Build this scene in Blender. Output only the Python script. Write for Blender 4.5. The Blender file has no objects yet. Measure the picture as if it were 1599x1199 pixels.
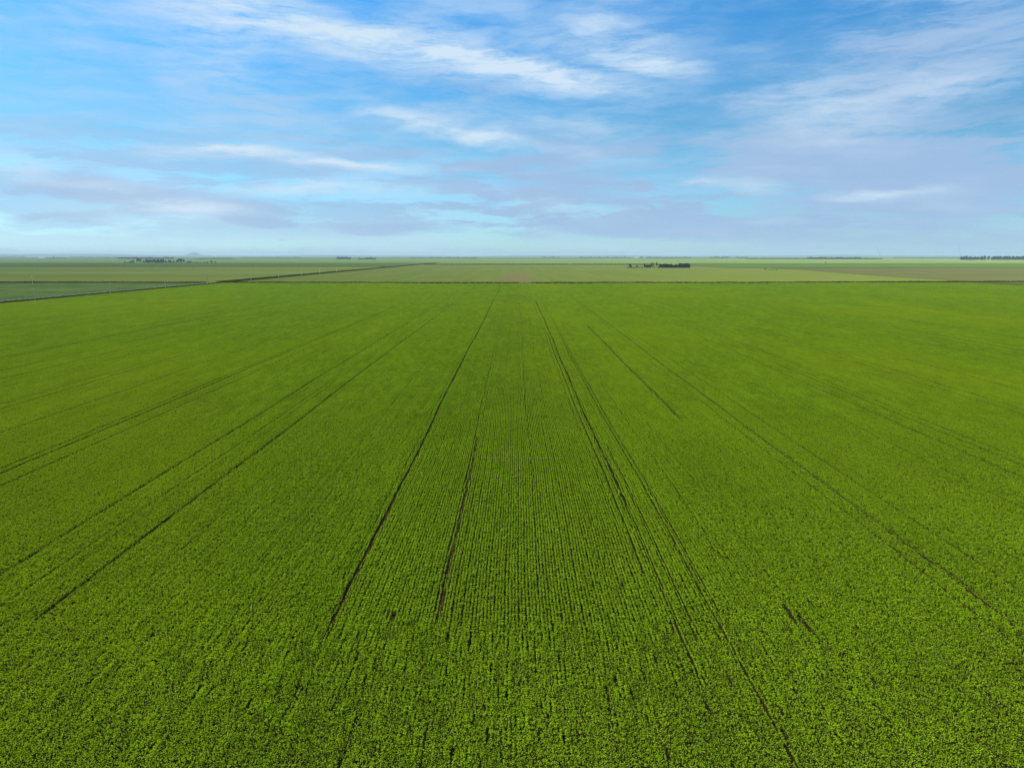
import bpy, math, random
import numpy as np
from mathutils import Vector

random.seed(11)
rng = np.random.default_rng(11)
scene = bpy.context.scene
COL = scene.collection

# ------------------------------------------------------------------ camera
F_PX, CX, CY, VH = 1120.0, 799.5, 599.5, 399.5      # photo pixels (1599 x 1199)
CAM_H = 30.0
PITCH = math.atan((CY - VH) / F_PX)
YAW = -math.atan((806.0 - CX) / F_PX)
cp, sp, cy_, sy_ = math.cos(PITCH), math.sin(PITCH), math.cos(YAW), math.sin(YAW)
FWD = Vector((sy_ * cp, cy_ * cp, -sp))
RGT = Vector((cy_, -sy_, 0.0))
UPV = RGT.cross(FWD)

def ray(u, v):
    return (FWD + RGT * ((u - CX) / F_PX) + UPV * ((CY - v) / F_PX))

def gp(u, v, z=0.0):
    d = ray(u, v)
    t = (CAM_H - z) / -d.z
    return (d.x * t, d.y * t)

cam = bpy.data.cameras.new("camera")
cam.sensor_width = 36.0
cam.lens = 36.0 * F_PX / 1599.0
cam.clip_start = 0.5
cam.clip_end = 120000.0
cam_o = bpy.data.objects.new("camera", cam)
cam_o.location = (0, 0, CAM_H)
cam_o.rotation_euler = (math.pi / 2 - PITCH, 0, -YAW)
COL.objects.link(cam_o)
scene.camera = cam_o

# ------------------------------------------------------------------ helpers
def tag(o, label=None, cat=None, group=None, kind=None):
    if label: o["label"] = label
    if cat: o["category"] = cat
    if group: o["group"] = group
    if kind: o["kind"] = kind
    return o

def link(name, me, mats=(), parent=None, loc=None):
    o = bpy.data.objects.new(name, me)
    for m in mats:
        if me is not None and m.name not in [x.name for x in me.materials if x]:
            me.materials.append(m)
    COL.objects.link(o)
    if parent: o.parent = parent
    if loc: o.location = loc
    return o

def quads_mesh(name, q, mat_idx=None):
    """q: (N,4,3) array of separate quads."""
    n = len(q)
    me = bpy.data.meshes.new(name)
    me.vertices.add(n * 4); me.loops.add(n * 4); me.polygons.add(n)
    me.vertices.foreach_set("co", np.asarray(q, np.float32).ravel())
    me.loops.foreach_set("vertex_index", np.arange(n * 4, dtype=np.int32))
    me.polygons.foreach_set("loop_start", np.arange(0, n * 4, 4, dtype=np.int32))
    if mat_idx is not None:
        me.polygons.foreach_set("material_index", np.asarray(mat_idx, np.int32))
    me.update(calc_edges=True)
    return me

def poly_mesh(name, verts, faces):
    me = bpy.data.meshes.new(name)
    me.from_pydata([tuple(v) for v in verts], [], faces)
    me.update()
    return me

class MB:
    """collects boxes and tubes into one mesh"""
    def __init__(s): s.v, s.f = [], []
    def box(s, c, d, rz=0.0):
        b = len(s.v); cx, cy, cz = c; dx, dy, dz = d[0]/2, d[1]/2, d[2]/2
        ca, sa = math.cos(rz), math.sin(rz)
        for z in (-dz, dz):
            for x, y in ((-dx,-dy),(dx,-dy),(dx,dy),(-dx,dy)):
                s.v.append((cx + x*ca - y*sa, cy + x*sa + y*ca, cz + z))
        s.f += [tuple(b+i for i in t) for t in ((3,2,1,0),(4,5,6,7),(0,1,5,4),(1,2,6,5),(2,3,7,6),(3,0,4,7))]
        return s
    def tube(s, p0, p1, r0, r1, n=7):
        p0, p1 = Vector(p0), Vector(p1); d = (p1 - p0).normalized()
        a = d.orthogonal().normalized(); c = d.cross(a); b = len(s.v)
        for p, r in ((p0, r0), (p1, r1)):
            for i in range(n):
                t = 2*math.pi*i/n
                s.v.append(tuple(p + a*(r*math.cos(t)) + c*(r*math.sin(t))))
        for i in range(n):
            j = (i+1) % n
            s.f.append((b+i, b+j, b+n+j, b+n+i))
        s.f.append(tuple(b+i for i in reversed(range(n)))); s.f.append(tuple(b+n+i for i in range(n)))
        return s
    def mesh(s, name): return poly_mesh(name, s.v, s.f)

# node helper
class NT:
    def __init__(s, tree): s.t = tree; s.n = tree.nodes; s.l = tree.links
    def add(s, typ, **kw):
        nd = s.n.new(typ)
        for k, v in kw.items(): setattr(nd, k, v)
        return nd
    def setin(s, nd, i, v):
        sock = nd.inputs[i]
        if hasattr(v, "is_output") or isinstance(v, bpy.types.NodeSocket): s.l.new(v, sock)
        else: sock.default_value = v
    def math(s, op, a, b=None, c=None, clamp=False):
        nd = s.add("ShaderNodeMath", operation=op); nd.use_clamp = clamp
        s.setin(nd, 0, a)
        if b is not None: s.setin(nd, 1, b)
        if c is not None: s.setin(nd, 2, c)
        return nd.outputs[0]
    def vmath(s, op, a, b=None):
        nd = s.add("ShaderNodeVectorMath", operation=op)
        s.setin(nd, 0, a)
        if b is not None: s.setin(nd, 1, b)
        return nd.outputs["Value"] if op in ("LENGTH", "DOT_PRODUCT") else nd.outputs[0]
    def noise(s, vec, scale, detail=3.0, rough=0.55, dims="3D", color=False):
        nd = s.add("ShaderNodeTexNoise", noise_dimensions=dims)
        if vec is not None: s.l.new(vec, nd.inputs["Vector"])
        nd.inputs["Scale"].default_value = scale
        nd.inputs["Detail"].default_value = detail
        nd.inputs["Roughness"].default_value = rough
        return nd.outputs["Color" if color else "Fac"]
    def mapr(s, v, a, b, c=0.0, d=1.0, typ="SMOOTHSTEP"):
        nd = s.add("ShaderNodeMapRange", interpolation_type=typ)
        s.setin(nd, 0, v); s.setin(nd, 1, a); s.setin(nd, 2, b); s.setin(nd, 3, c); s.setin(nd, 4, d)
        return nd.outputs[0]
    def mix(s, fac, a, b, blend="MIX"):
        nd = s.add("ShaderNodeMix", data_type="RGBA", blend_type=blend)
        nd.clamp_factor = True
        s.setin(nd, 0, fac); s.setin(nd, 6, a); s.setin(nd, 7, b)
        return nd.outputs[2]
    def mapping(s, vec, loc=(0,0,0), rot=(0,0,0), scale=(1,1,1), typ="POINT"):
        nd = s.add("ShaderNodeMapping", vector_type=typ)
        s.l.new(vec, nd.inputs[0])
        nd.inputs[1].default_value = loc; nd.inputs[2].default_value = rot; nd.inputs[3].default_value = scale
        return nd.outputs[0]

def new_mat(name):
    m = bpy.data.materials.new(name); m.use_nodes = True
    nt = NT(m.node_tree); nt.n.clear()
    out = nt.add("ShaderNodeOutputMaterial")
    return m, nt, out

def C(r, g, b): return (r, g, b, 1.0)

def diffuse_out(nt, out, col, rough=0.9):
    b = nt.add("ShaderNodeBsdfDiffuse")
    nt.setin(b, "Color", col)
    b.inputs["Roughness"].default_value = rough
    nt.l.new(b.outputs[0], out.inputs[0])
    return b

def simple_mat(name, col, var=0.25, scale=1.0, rough=0.85):
    m, nt, out = new_mat(name)
    geo = nt.add("ShaderNodeNewGeometry").outputs["Position"]
    n = nt.noise(geo, scale, 4)
    f = nt.mapr(n, 0.3, 0.7, 1 - var, 1 + var, "LINEAR")
    c = nt.mix(1.0, C(*col), nt_grey(nt, f), "MULTIPLY")
    diffuse_out(nt, out, c, rough)
    return m

def nt_grey(nt, f):
    nd = nt.add("ShaderNodeCombineColor")
    for i in range(3): nt.setin(nd, i, f)
    return nd.outputs[0]

def leaf_mat(name, c_dark, c_light, c_yellow=None, patch=0.012, trans=0.25, yscale=0.4, gain=1.0):
    m, nt, out = new_mat(name)
    pos = nt.add("ShaderNodeNewGeometry").outputs["Position"]
    at = nt.add("ShaderNodeAttribute", attribute_type="GEOMETRY", attribute_name="leaf_tone").outputs["Fac"]
    rnd = nt.add("ShaderNodeObjectInfo").outputs["Random"]
    f = nt.math("ADD", nt.math("MULTIPLY", at, 0.7), nt.math("MULTIPLY", rnd, 0.3))
    col = nt.mix(f, C(*c_dark), C(*c_light))
    if c_yellow:
        p2 = nt.mapping(pos, scale=(1, yscale, 1))
        n = nt.noise(p2, patch, 5, 0.6)
        col = nt.mix(nt.mapr(n, 0.42, 0.66, 0.0, 0.45), col, C(*c_yellow))
        n2 = nt.noise(p2, patch * 9, 4, 0.6)
        col = nt.mix(1.0, col, nt_grey(nt, nt.mapr(n2, 0.3, 0.7, 0.90, 1.10, "LINEAR")), "MULTIPLY")
    d = nt.add("ShaderNodeBsdfDiffuse"); nt.setin(d, 0, col)
    t = nt.add("ShaderNodeBsdfTranslucent"); nt.setin(t, 0, col)
    mx = nt.add("ShaderNodeMixShader"); mx.inputs[0].default_value = trans
    nt.l.new(d.outputs[0], mx.inputs[1]); nt.l.new(t.outputs[0], mx.inputs[2])
    nt.l.new(mx.outputs[0], out.inputs[0])
    return m

# ------------------------------------------------------------------ sun and world
SUN_EL, SUN_AZ = math.radians(42), math.radians(298)      # azimuth clockwise from +Y
sd = Vector((math.sin(SUN_AZ) * math.cos(SUN_EL), math.cos(SUN_AZ) * math.cos(SUN_EL), math.sin(SUN_EL)))
sl = bpy.data.lights.new("sun", "SUN"); sl.energy = 4.8; sl.angle = math.radians(2.0); sl.color = (1.0, 0.95, 0.87)
so = bpy.data.objects.new("sun", sl); COL.objects.link(so)
so.rotation_euler = sd.to_track_quat("Z", "Y").to_euler()
so.location = (0, 0, 100)

def build_world():
    w = bpy.data.worlds.new("World"); scene.world = w; w.use_nodes = True
    nt = NT(w.node_tree); nt.n.clear()
    out = nt.add("ShaderNodeOutputWorld"); bg = nt.add("ShaderNodeBackground")
    nt.l.new(bg.outputs[0], out.inputs[0])
    sky = nt.add("ShaderNodeTexSky", sky_type="NISHITA")
    sky.sun_disc = False; sky.sun_elevation = SUN_EL; sky.sun_rotation = SUN_AZ
    sky.altitude = 600; sky.air_density = 1.0; sky.dust_density = 0.6; sky.ozone_density = 2.0
    STR = 0.1
    bg.inputs[1].default_value = STR
    dirv = nt.add("ShaderNodeTexCoord").outputs["Generated"]
    sep = nt.add("ShaderNodeSeparateXYZ"); nt.l.new(dirv, sep.inputs[0])
    az = nt.math("MULTIPLY", nt.math("ARCTAN2", sep.outputs[0], sep.outputs[1]), 1000.0)
    el = nt.math("MULTIPLY", nt.math("ARCSINE", sep.outputs[2]), 1000.0)
    cmb = nt.add("ShaderNodeCombineXYZ"); nt.l.new(az, cmb.inputs[0]); nt.l.new(el, cmb.inputs[1])
    base = cmb.outputs[0]                                  # direction in milliradians
    # domain warp: broad drift + wisp-sized curl
    n1 = nt.noise(nt.mapping(base, scale=(0.004, 0.012, 1)), 1.0, 3, 0.5, color=True)
    w1 = nt.vmath("MULTIPLY", nt.vmath("SUBTRACT", n1, (0.5, 0.5, 0.5)), (80, 24, 0))
    n2 = nt.noise(nt.mapping(base, rot=(0, 0, 0.18), scale=(0.016, 0.06, 1)), 1.0, 4, 0.6, color=True)
    w2 = nt.vmath("MULTIPLY", nt.vmath("SUBTRACT", n2, (0.5, 0.5, 0.5)), (44, 15, 0))
    vec = nt.vmath("ADD", base, nt.vmath("ADD", w1, w2))
    # fibre textures
    fib = nt.noise(nt.mapping(vec, rot=(0, 0, 0.12), scale=(0.010, 0.065, 1)), 1.0, 7, 0.62)
    fib3 = nt.noise(nt.mapping(vec, rot=(0, 0, 0.16), scale=(0.030, 0.16, 1)), 1.0, 6, 0.65)
    fib = nt.math("ADD", nt.math("MULTIPLY", fib, 0.74), nt.math("MULTIPLY", fib3, 0.26))
    fib2 = nt.noise(nt.mapping(vec, rot=(0, 0, 0.05), scale=(0.0045, 0.022, 1)), 1.0, 6, 0.6)

    def px(u, v):
        d = ray(u, v).normalized()
        return math.atan2(d.x, d.y) * 1000, math.asin(d.z) * 1000
    def strokes(lst):
        acc = None
        for (u0, v0, u1, v1, hw, amp) in lst:
            a0, e0 = px(u0, v0); a1, e1 = px(u1, v1)
            L = math.hypot(a1 - a0, e1 - e0) / 2 * 1.15 + 1e-3
            ang = math.atan2(e1 - e0, a1 - a0)
            hwm = hw / F_PX * 1000
            mv = nt.mapping(vec, ((a0+a1)/2, (e0+e1)/2, 0), (0, 0, ang), (L, hwm, 1), "TEXTURE")
            ln = nt.vmath("LENGTH", mv)
            m = nt.mapr(ln, 1.35, 0.0, 0.0, amp)
            acc = m if acc is None else nt.math("ADD", acc, m)
        return acc
    white = strokes([
        (330, -10, 560, 62, 40, 0.55), (430, 28, 640, 80, 30, 0.55), (560, 52, 800, 98, 34, 0.9), (720, 85, 900, 128, 26, 1.0),
        (820, 112, 1010, 140, 18, 0.8), (800, 60, 1030, 95, 40, 0.35), (880, 20, 1080, 120, 34, 0.35), (960, 90, 1130, 120, 20, 0.35),
        (250, 0, 420, 30, 40, 0.45), (190, 10, 480, 120, 90, 0.25),
        (545, 160, 680, 205, 16, 0.55), (640, 195, 830, 226, 16, 0.85), (840, 190, 960, 205, 18, 0.35),
        (205, 236, 420, 238, 13, 0.75), (340, 236, 530, 258, 11, 0.8), (470, 255, 680, 268, 9, 0.75), (690, 264, 760, 268, 4, 0.3),
        (350, 298, 560, 290, 12, 0.6), (450, 292, 720, 304, 16, 0.4),
        (-40, 250, 90, 275, 20, 0.5), (40, 286, 240, 292, 8, 0.4), (60, 320, 420, 332, 24, 0.5), (200, 318, 400, 325, 14, 0.45),
        (1060, 282, 1130, 290, 8, 0.6), (1120, 290, 1220, 300, 10, 0.55), (1280, 308, 1420, 302, 8, 0.65), (1400, 300, 1500, 296, 8, 0.35),
        (1180, 150, 1440, 190, 60, 0.40), (1380, 120, 1560, 140, 32, 0.35), (860, 235, 940, 240, 9, 0.35),
        (0, 335, 330, 350, 10, 0.25), (150, 388, 420, 392, 7, 0.4), (560, 388, 700, 392, 7, 0.35), (850, 385, 1060, 392, 8, 0.35),
        (1130, 345, 1260, 348, 5, 0.3), (800, 320, 1000, 330, 10, 0.2)])
    lav = strokes([
        (-80, 300, 300, 312, 34, 0.75), (180, 318, 600, 325, 26, 0.85), (-60, 340, 260, 344, 16, 0.6), (500, 318, 600, 322, 9, 0.5),
        (350, 344, 480, 350, 11, 0.8), (500, 352, 740, 360, 13, 0.9), (425, 373, 465, 374, 4, 0.5), (160, 220, 380, 262, 30, 0.4), (-40, 215, 200, 250, 40, 0.4),
        (1180, 165, 1600, 175, 95, 0.45), (1280, 60, 1700, 60, 90, 0.42), (1000, 225, 1600, 265, 40, 0.55), (1100, 245, 1700, 250, 40, 0.35),
        (740, 290, 1010, 280, 30, 0.75), (800, 305, 1100, 312, 14, 0.5), (1000, 270, 1300, 300, 30, 0.4), (1250, 270, 1700, 290, 50, 0.55),
        (790, 345, 1250, 335, 26, 0.7), (820, 362, 1300, 360, 20, 0.75), (1150, 330, 1700, 345, 50, 0.6), (1100, 385, 1700, 378, 26, 0.45),
        (200, 110, 560, 190, 70, 0.30), (400, 60, 900, 190, 80, 0.25), (640, 130, 800, 150, 25, 0.25), (1080, 120, 1250, 200, 60, 0.3)])
    wm = nt.math("MULTIPLY", white, nt.mapr(fib, 0.34, 0.64, 0.15, 1.45, "LINEAR"))
    wm = nt.math("ADD", wm, nt.math("MULTIPLY", nt.mapr(fib2, 0.45, 0.75), 0.22))
    edge = nt.math("ADD", nt.math("MULTIPLY", fib2, 0.6), nt.math("MULTIPLY", fib, 0.4))
    lm = nt.math("ADD", nt.math("MULTIPLY", lav, 0.95), nt.math("MULTIPLY", nt.math("SUBTRACT", edge, 0.5), 2.6))
    lm = nt.math("MULTIPLY", nt.mapr(lm, 0.18, 0.80), nt.mapr(lav, 0.0, 0.35))
    lm = nt.math("MULTIPLY", lm, 0.92, clamp=True)
    wm = nt.math("MULTIPLY", wm, 1.0, clamp=True)
    # layered stratus low in the sky, thicker towards the right
    st1 = nt.noise(nt.mapping(vec, rot=(0, 0, 0.02), scale=(0.0075, 0.060, 1)), 1.0, 8, 0.60)
    st2 = nt.noise(nt.mapping(vec, rot=(0, 0, -0.03), scale=(0.0030, 0.020, 1)), 1.0, 5, 0.55)
    stn = nt.math("ADD", nt.math("MULTIPLY", st1, 0.6), nt.math("MULTIPLY", st2, 0.4))
    win = nt.math("MULTIPLY", nt.mapr(el, 12, 40), nt.mapr(el, 190, 110))
    side = nt.mapr(az, -330, 60, 0.60, 1.0)
    stm = nt.math("MULTIPLY", nt.math("MULTIPLY", nt.mapr(stn, 0.45, 0.53), win), nt.math("MULTIPLY", side, 0.95))
    lm = nt.math("MAXIMUM", lm, stm)
    # thin milky veil over everything, thinnest towards the upper right of centre
    veil = nt.math("MULTIPLY", nt.mapr(nt.math("ADD", nt.math("MULTIPLY", fib2, 0.55), nt.math("MULTIPLY", fib, 0.45)), 0.36, 0.62), 0.50)
    clear = strokes([(1000, 20, 1320, 50, 110, 1.0), (820, 10, 900, 20, 40, 0.6), (1020, 150, 1200, 170, 50, 0.6)])
    veil = nt.math("MULTIPLY", veil, nt.math("SUBTRACT", 1.0, nt.math("MULTIPLY", clear, 0.8, clamp=True)))
    # far bank of small cumulus resting on the horizon
    cu = nt.noise(nt.mapping(base, scale=(0.022, 0.05, 1)), 1.0, 5, 0.6)
    top = nt.math("SUBTRACT", nt.math("MULTIPLY", cu, 34.0), 10.0)
    bank = nt.mapr(nt.math("SUBTRACT", top, el), -1.5, 2.5)
    bank = nt.math("MULTIPLY", bank, nt.mapr(el, -3, 1))
    def rad(c): return C(c[0] / STR, c[1] / STR, c[2] / STR)
    g = nt.mapr(el, 0.0, 330.0, 0.0, 1.0, "LINEAR")
    ramp = nt.add("ShaderNodeValToRGB"); nt.l.new(g, ramp.inputs[0])
    e = ramp.color_ramp.elements
    e[0].position, e[1].position = SKY_TINTS[0][0], SKY_TINTS[-1][0]
    e[0].color, e[1].color = C(*SKY_TINTS[0][1]), C(*SKY_TINTS[-1][1])
    for p_, c_ in SKY_TINTS[1:-1]:
        e.new(p_).color = C(*c_)
    tint = ramp.outputs[0]
    col = nt.mix(1.0, sky.outputs[0], tint, "MULTIPLY")
    col = nt.mix(veil, col, rad((0.235, 0.335, 0.46)))
    col = nt.mix(lm, col, rad((0.175, 0.258, 0.385)))
    col = nt.mix(nt.math("MULTIPLY", bank, 0.55), col, rad((0.20, 0.295, 0.43)))
    col = nt.mix(wm, col, rad((0.32, 0.40, 0.475)))
    nt.l.new(col, bg.inputs[0])
    try:
        w.cycles.sampling_method = "MANUAL"; w.cycles.sample_map_resolution = 512
    except Exception: pass

EXPO = 1.0
SKY_TINTS = [(0.0, (0.37, 0.60, 0.80)), (0.45, (0.235, 0.51, 0.61)), (1.0, (0.125, 0.57, 0.83))]
build_world()

# ------------------------------------------------------------------ ground
def field_mat(name, c1, c2, c3=None, across=0.05, along=0.003, rot=0.0, patch=0.004, blotch=None, fine=0.35):
    """crop seen from afar: drill-row streaks, uneven growth and patches"""
    m, nt, out = new_mat(name)
    pos = nt.add("ShaderNodeNewGeometry").outputs["Position"]
    st = nt.noise(nt.mapping(pos, rot=(0, 0, rot), scale=(across, along, 1)), 1.0, 4, 0.65)
    pt = nt.noise(pos, patch, 5, 0.6)
    col = nt.mix(nt.mapr(st, 0.38, 0.62), C(*c1), C(*c2))
    if c3: col = nt.mix(nt.mapr(pt, 0.48, 0.66, 0, 0.8), col, C(*c3))
    fn = nt.noise(pos, fine, 4, 0.7)
    col = nt.mix(1.0, col, nt_grey(nt, nt.mapr(fn, 0.25, 0.75, 0.75, 1.25, "LINEAR")), "MULTIPLY")
    if blotch:
        (bx, by, rx, ry, bc) = blotch
        mv = nt.vmath("LENGTH", nt.mapping(pos, (bx, by, 0), (0, 0, 0), (rx, ry, 1e6), "TEXTURE"))
        mv = nt.math("ADD", mv, nt.math("MULTIPLY", nt.math("SUBTRACT", st, 0.5), 1.6))
        col = nt.mix(nt.mapr(mv, 1.0, 0.2, 0, 0.8), col, C(*bc))
    diffuse_out(nt, out, col, 0.95)
    return m

# base sheet out to the horizon
R = 42000.0
seg = 96
vs = [(0, 0, -0.6)]
for r in (2000.0, 9000.0, 20000.0, R):
    vs += [(r*math.cos(2*math.pi*i/seg), r*math.sin(2*math.pi*i/seg), -0.6) for i in range(seg)]
fs = [(0, 1+i, 1+(i+1) % seg) for i in range(seg)]
for k in range(3):
    a, b = 1+k*seg, 1+(k+1)*seg
    fs += [(a+i, b+i, b+(i+1) % seg, a+(i+1) % seg) for i in range(seg)]
m_plain = field_mat("far_plain", (0.0757, 0.1294, 0.0210), (0.1135, 0.1720, 0.0292), (0.1463, 0.1663, 0.0342), across=0.00025, along=0.0012, patch=0.0004, fine=0.01)
tag(link("ground", poly_mesh("ground", vs, fs), [m_plain]), kind="structure")

def sheet(name, pts, z, mat):
    me = poly_mesh(name, [(x, y, z) for x, y in pts], [tuple(range(len(pts)))])
    if me.polygons[0].normal.z < 0: me.flip_normals()
    o = link(name, me, [mat]); tag(o, kind="structure")
    return o

ROAD_X = -341.0
STRIP_PX = [(-420, 441.2), (340, 441.8), (820, 442.4), (1200, 441.8), (1599, 440.2), (2050, 438.6)]
STRIP = [gp(u, v) for u, v in STRIP_PX]
def strip_y(x):
    return float(np.interp(x, [p[0] for p in STRIP], [p[1] for p in STRIP]))
FX0, FX1 = -327.0, 508.0                                  # west and east edge of the near crop
FAR_Y = 770.0

def along_strip(x0, x1, dy=0.0):
    xs = [x0] + [p[0] for p in STRIP if x0 < p[0] < x1] + [x1]
    return [(x, strip_y(x) + dy) for x in xs]

m_soil = simple_mat("dark_soil", (0.021, 0.017, 0.006), 0.35, 3.0, 0.95)
sheet("field", [(FX0, -60), (FX1, -60)] + list(reversed(along_strip(FX0, FX1, -6))), 0.0, m_soil)
# west of the road, short of the cross line
m_fa = field_mat("bluish_crop", (0.0865, 0.1516, 0.0301), (0.1418, 0.1899, 0.0391), (0.1828, 0.2055, 0.0498), across=0.03, along=0.012, rot=0.5, patch=0.01)
sheet("field", [(-2300, -60), (-350, -60)] + list(reversed(along_strip(-2300, -350, -3))), 0.0, m_fa)
# east of the near crop
m_fr = field_mat("dark_crop", (0.0504, 0.0840, 0.0144), (0.0694, 0.1037, 0.0177), None)
sheet("field", [(FX1 + 1, -60), (1900, -60)] + list(reversed(along_strip(FX1 + 1, 1900, -3))), 0.0, m_fr)

def band(v):                # ground distance of photo row v along the row direction
    return gp(806, v)[1]
WL, WR = -2.2, 2.2
# beyond the cross line, west of the road: east-west strips
m_b1 = field_mat("olive_stubble", (0.2302, 0.2242, 0.0400), (0.1843, 0.2092, 0.0358), None, across=0.004, along=0.03)
m_b2 = field_mat("mid_green_crop", (0.1491, 0.1961, 0.0260), (0.1814, 0.2092, 0.0305), (0.2293, 0.2124, 0.0364), across=0.002, along=0.02)
m_b3 = field_mat("grey_green_crop", (0.2037, 0.2331, 0.0510), (0.1787, 0.2176, 0.0465), (0.2546, 0.2416, 0.0586), across=0.001, along=0.01)
m_b4 = field_mat("green_crop", (0.0756, 0.1377, 0.0198), (0.1029, 0.1625, 0.0232), None, across=0.001, along=0.01)
m_b5 = field_mat("pale_green_crop", (0.1656, 0.2448, 0.0467), (0.1941, 0.2594, 0.0515), (0.2299, 0.2518, 0.0483), across=0.0006, along=0.004, fine=0.05)
def west(v0, v1, mat, x1=-350):
    y0, y1 = band(v0), band(v1)
    a = along_strip(-1.1*y0, x1, 3) if v0 > 440 else [(-1.1*y0, y0), (x1, y0)]
    sheet("field", a + [(x1, y1), (-1.1*y1, y1)], 0.0, mat)
west(441, 434.2, m_b1)
west(434.2, 428.0, m_b2)
west(428.0, 424.0, m_b3)
west(424.0, 419.0, m_b2)
west(419.0, 416.6, m_b3)
west(416.6, 410.4, m_b4)
west(410.4, 404.3, m_b5)
# beyond the cross line, east of the road
m_e = field_mat("thin_crop", (0.1387, 0.1782, 0.0248), (0.1646, 0.1967, 0.0332), (0.1620, 0.1760, 0.0375), across=0.06, along=0.002, patch=0.006,
                blotch=(0, 1050, 34, 520, (0.200, 0.155, 0.060)))
E_top = [(1500, 439.2), (1470, 437.2), (1400, 433), (1250, 421.5), (1200, 418.9), (1140, 418.6), (1080, 415.6), (975, 413.4)]
pts = along_strip(-331, gp(1500, 440)[0], 3) + [gp(*p) for p in E_top] + [(-331, band(413.3))]
sheet("field", pts, 0.0, m_e)
m_f = field_mat("brown_stubble", (0.1339, 0.1259, 0.0399), (0.1102, 0.1184, 0.0334), (0.0893, 0.1222, 0.0292), across=0.002, along=0.016)
pts = [gp(1502, 439.1), gp(2050, 437.8), gp(2050, 417.6), gp(1200, 418.5), gp(1252, 421.4), gp(1402, 432.9), gp(1472, 437.0)]
sheet("field", pts, 0.0, m_f)
sheet("field", [gp(1083, 415.2), gp(1142, 418.3), gp(1200, 418.1), gp(2050, 417.2), gp(2050, 411.2), gp(1060, 411.6)], 0.0, m_b4)
sheet("field", [(-331, band(412.9)), gp(975, 412.9), gp(1078, 414.6), gp(1055, 411.2), gp(2050, 410.9), gp(2050, 404.4), (-331, band(404.4))], 0.0, m_b5)

# gravel road with its shoulders
m_road = simple_mat("pale_gravel", (0.30, 0.275, 0.15), 0.15, 0.4, 0.95)
def road_mesh():
    ys = np.linspace(-60, 5200, 120); v = []; f = []
    prof = [(-3.4, -0.1), (-1.9, 0.82), (0, 0.9), (1.9, 0.82), (3.4, -0.1)]
    for y in ys:
        wob = 0.5*math.sin(y/170.0)
        for dx, z in prof: v.append((ROAD_X + dx + wob, y, z))
    n = len(prof)
    for i in range(len(ys)-1):
        for k in range(n-1):
            f.append((i*n+k, i*n+k+1, (i+1)*n+k+1, (i+1)*n+k))
    return poly_mesh("road", v, f)
tag(link("road", road_mesh(), [m_road]), kind="structure")

# ------------------------------------------------------------------ tall grass on the verges
def tufts(xs, ys, h, size, n_each=1):
    n = len(xs)
    c = np.stack([xs, ys, rng.uniform(0.1, 1.0, n) * h], 1)
    a = rng.uniform(0, 2*np.pi, n); t = rng.uniform(-0.5, 0.5, n)
    s = size * rng.uniform(0.6, 1.4, n)
    d1 = np.stack([np.cos(a), np.sin(a), t], 1) * s[:, None] * 0.5
    d2 = np.stack([-np.sin(a)*0.4, np.cos(a)*0.4, np.ones(n)], 1) * s[:, None] * 0.6
    return np.stack([c-d1-d2, c+d1-d2, c+d1*0.7+d2, c-d1*0.7+d2], 1)

def grass_obj(name, q, mat, label, cat):
    me = quads_mesh(name, q)
    at = me.attributes.new("leaf_tone", "FLOAT", "FACE"); at.data.foreach_set("value", rng.random(len(q)).astype(np.float32))
    o = link(name, me, [mat]); tag(o, label, cat, kind="stuff"); return o

m_ditch = leaf_mat("verge_grass", (0.030, 0.034, 0.004), (0.058, 0.062, 0.008), None, trans=0.2)
m_line = leaf_mat("field_edge_weeds", (0.026, 0.050, 0.004), (0.052, 0.085, 0.007), None, trans=0.15)
n = 52000
ys = 330 + (rng.random(n)**1.0)*2600
q1 = tufts(ROAD_X + 3.6 + rng.random(n)*10.0, ys, np.where(ys > strip_y(-330), 1.5, 0.5), 0.5)
n2 = 24000
q2 = tufts(ROAD_X - 3.6 - rng.random(n2)*3.5, 330 + rng.random(n2)*2600, 0.5*np.ones(n2), 0.45)
q3 = tufts(ROAD_X - 3 + rng.random(16000)*6, strip_y(-330) + 12 + rng.random(16000)*2300, 1.5*np.ones(16000), 0.5)
q1 = np.concatenate([q1, q3])
grass_obj("verge_grass", np.concatenate([q1, q2]), m_ditch, "olive brown ditch grass along both edges of the gravel road", "grass")
n = 60000
xs = -1400 + rng.random(n)*2900
keep = (np.abs(xs - ROAD_X) > 6) & ~((np.abs(xs - 10) < 7) & (rng.random(n) < 0.9))
xs = xs[keep]; n = len(xs)
hh = 0.98 + 0.12*np.sin(xs/53.0) + 0.15*np.sin(xs/7.3 + 1)
q = tufts(xs, np.array([strip_y(x) for x in xs]) + rng.uniform(-3.0, 3.0, n), hh, 0.65)
grass_obj("weed_strip", q, m_line, "dark weedy strip crossing the whole view between near crop and far fields", "weeds")
# thin dark grass line at the far edge of the pale field, beyond it more of the same
n = 9000
xs = -320 + rng.random(n)*820
q = tufts(xs, band(413.2) + rng.uniform(-6, 6, n), 1.6*np.ones(n), 1.6)
grass_obj("weed_strip", q, m_line, "thin dark weed line along the far edge of the pale field", "weeds")
n = 9000
xs = -2400 + rng.random(n)*2040
q = tufts(xs, band(416.8) + rng.uniform(-5, 5, n), 1.0*np.ones(n), 1.2)
grass_obj("weed_strip", q, m_line, "thin dark weed line across the fields left of the road", "weeds")

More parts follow.
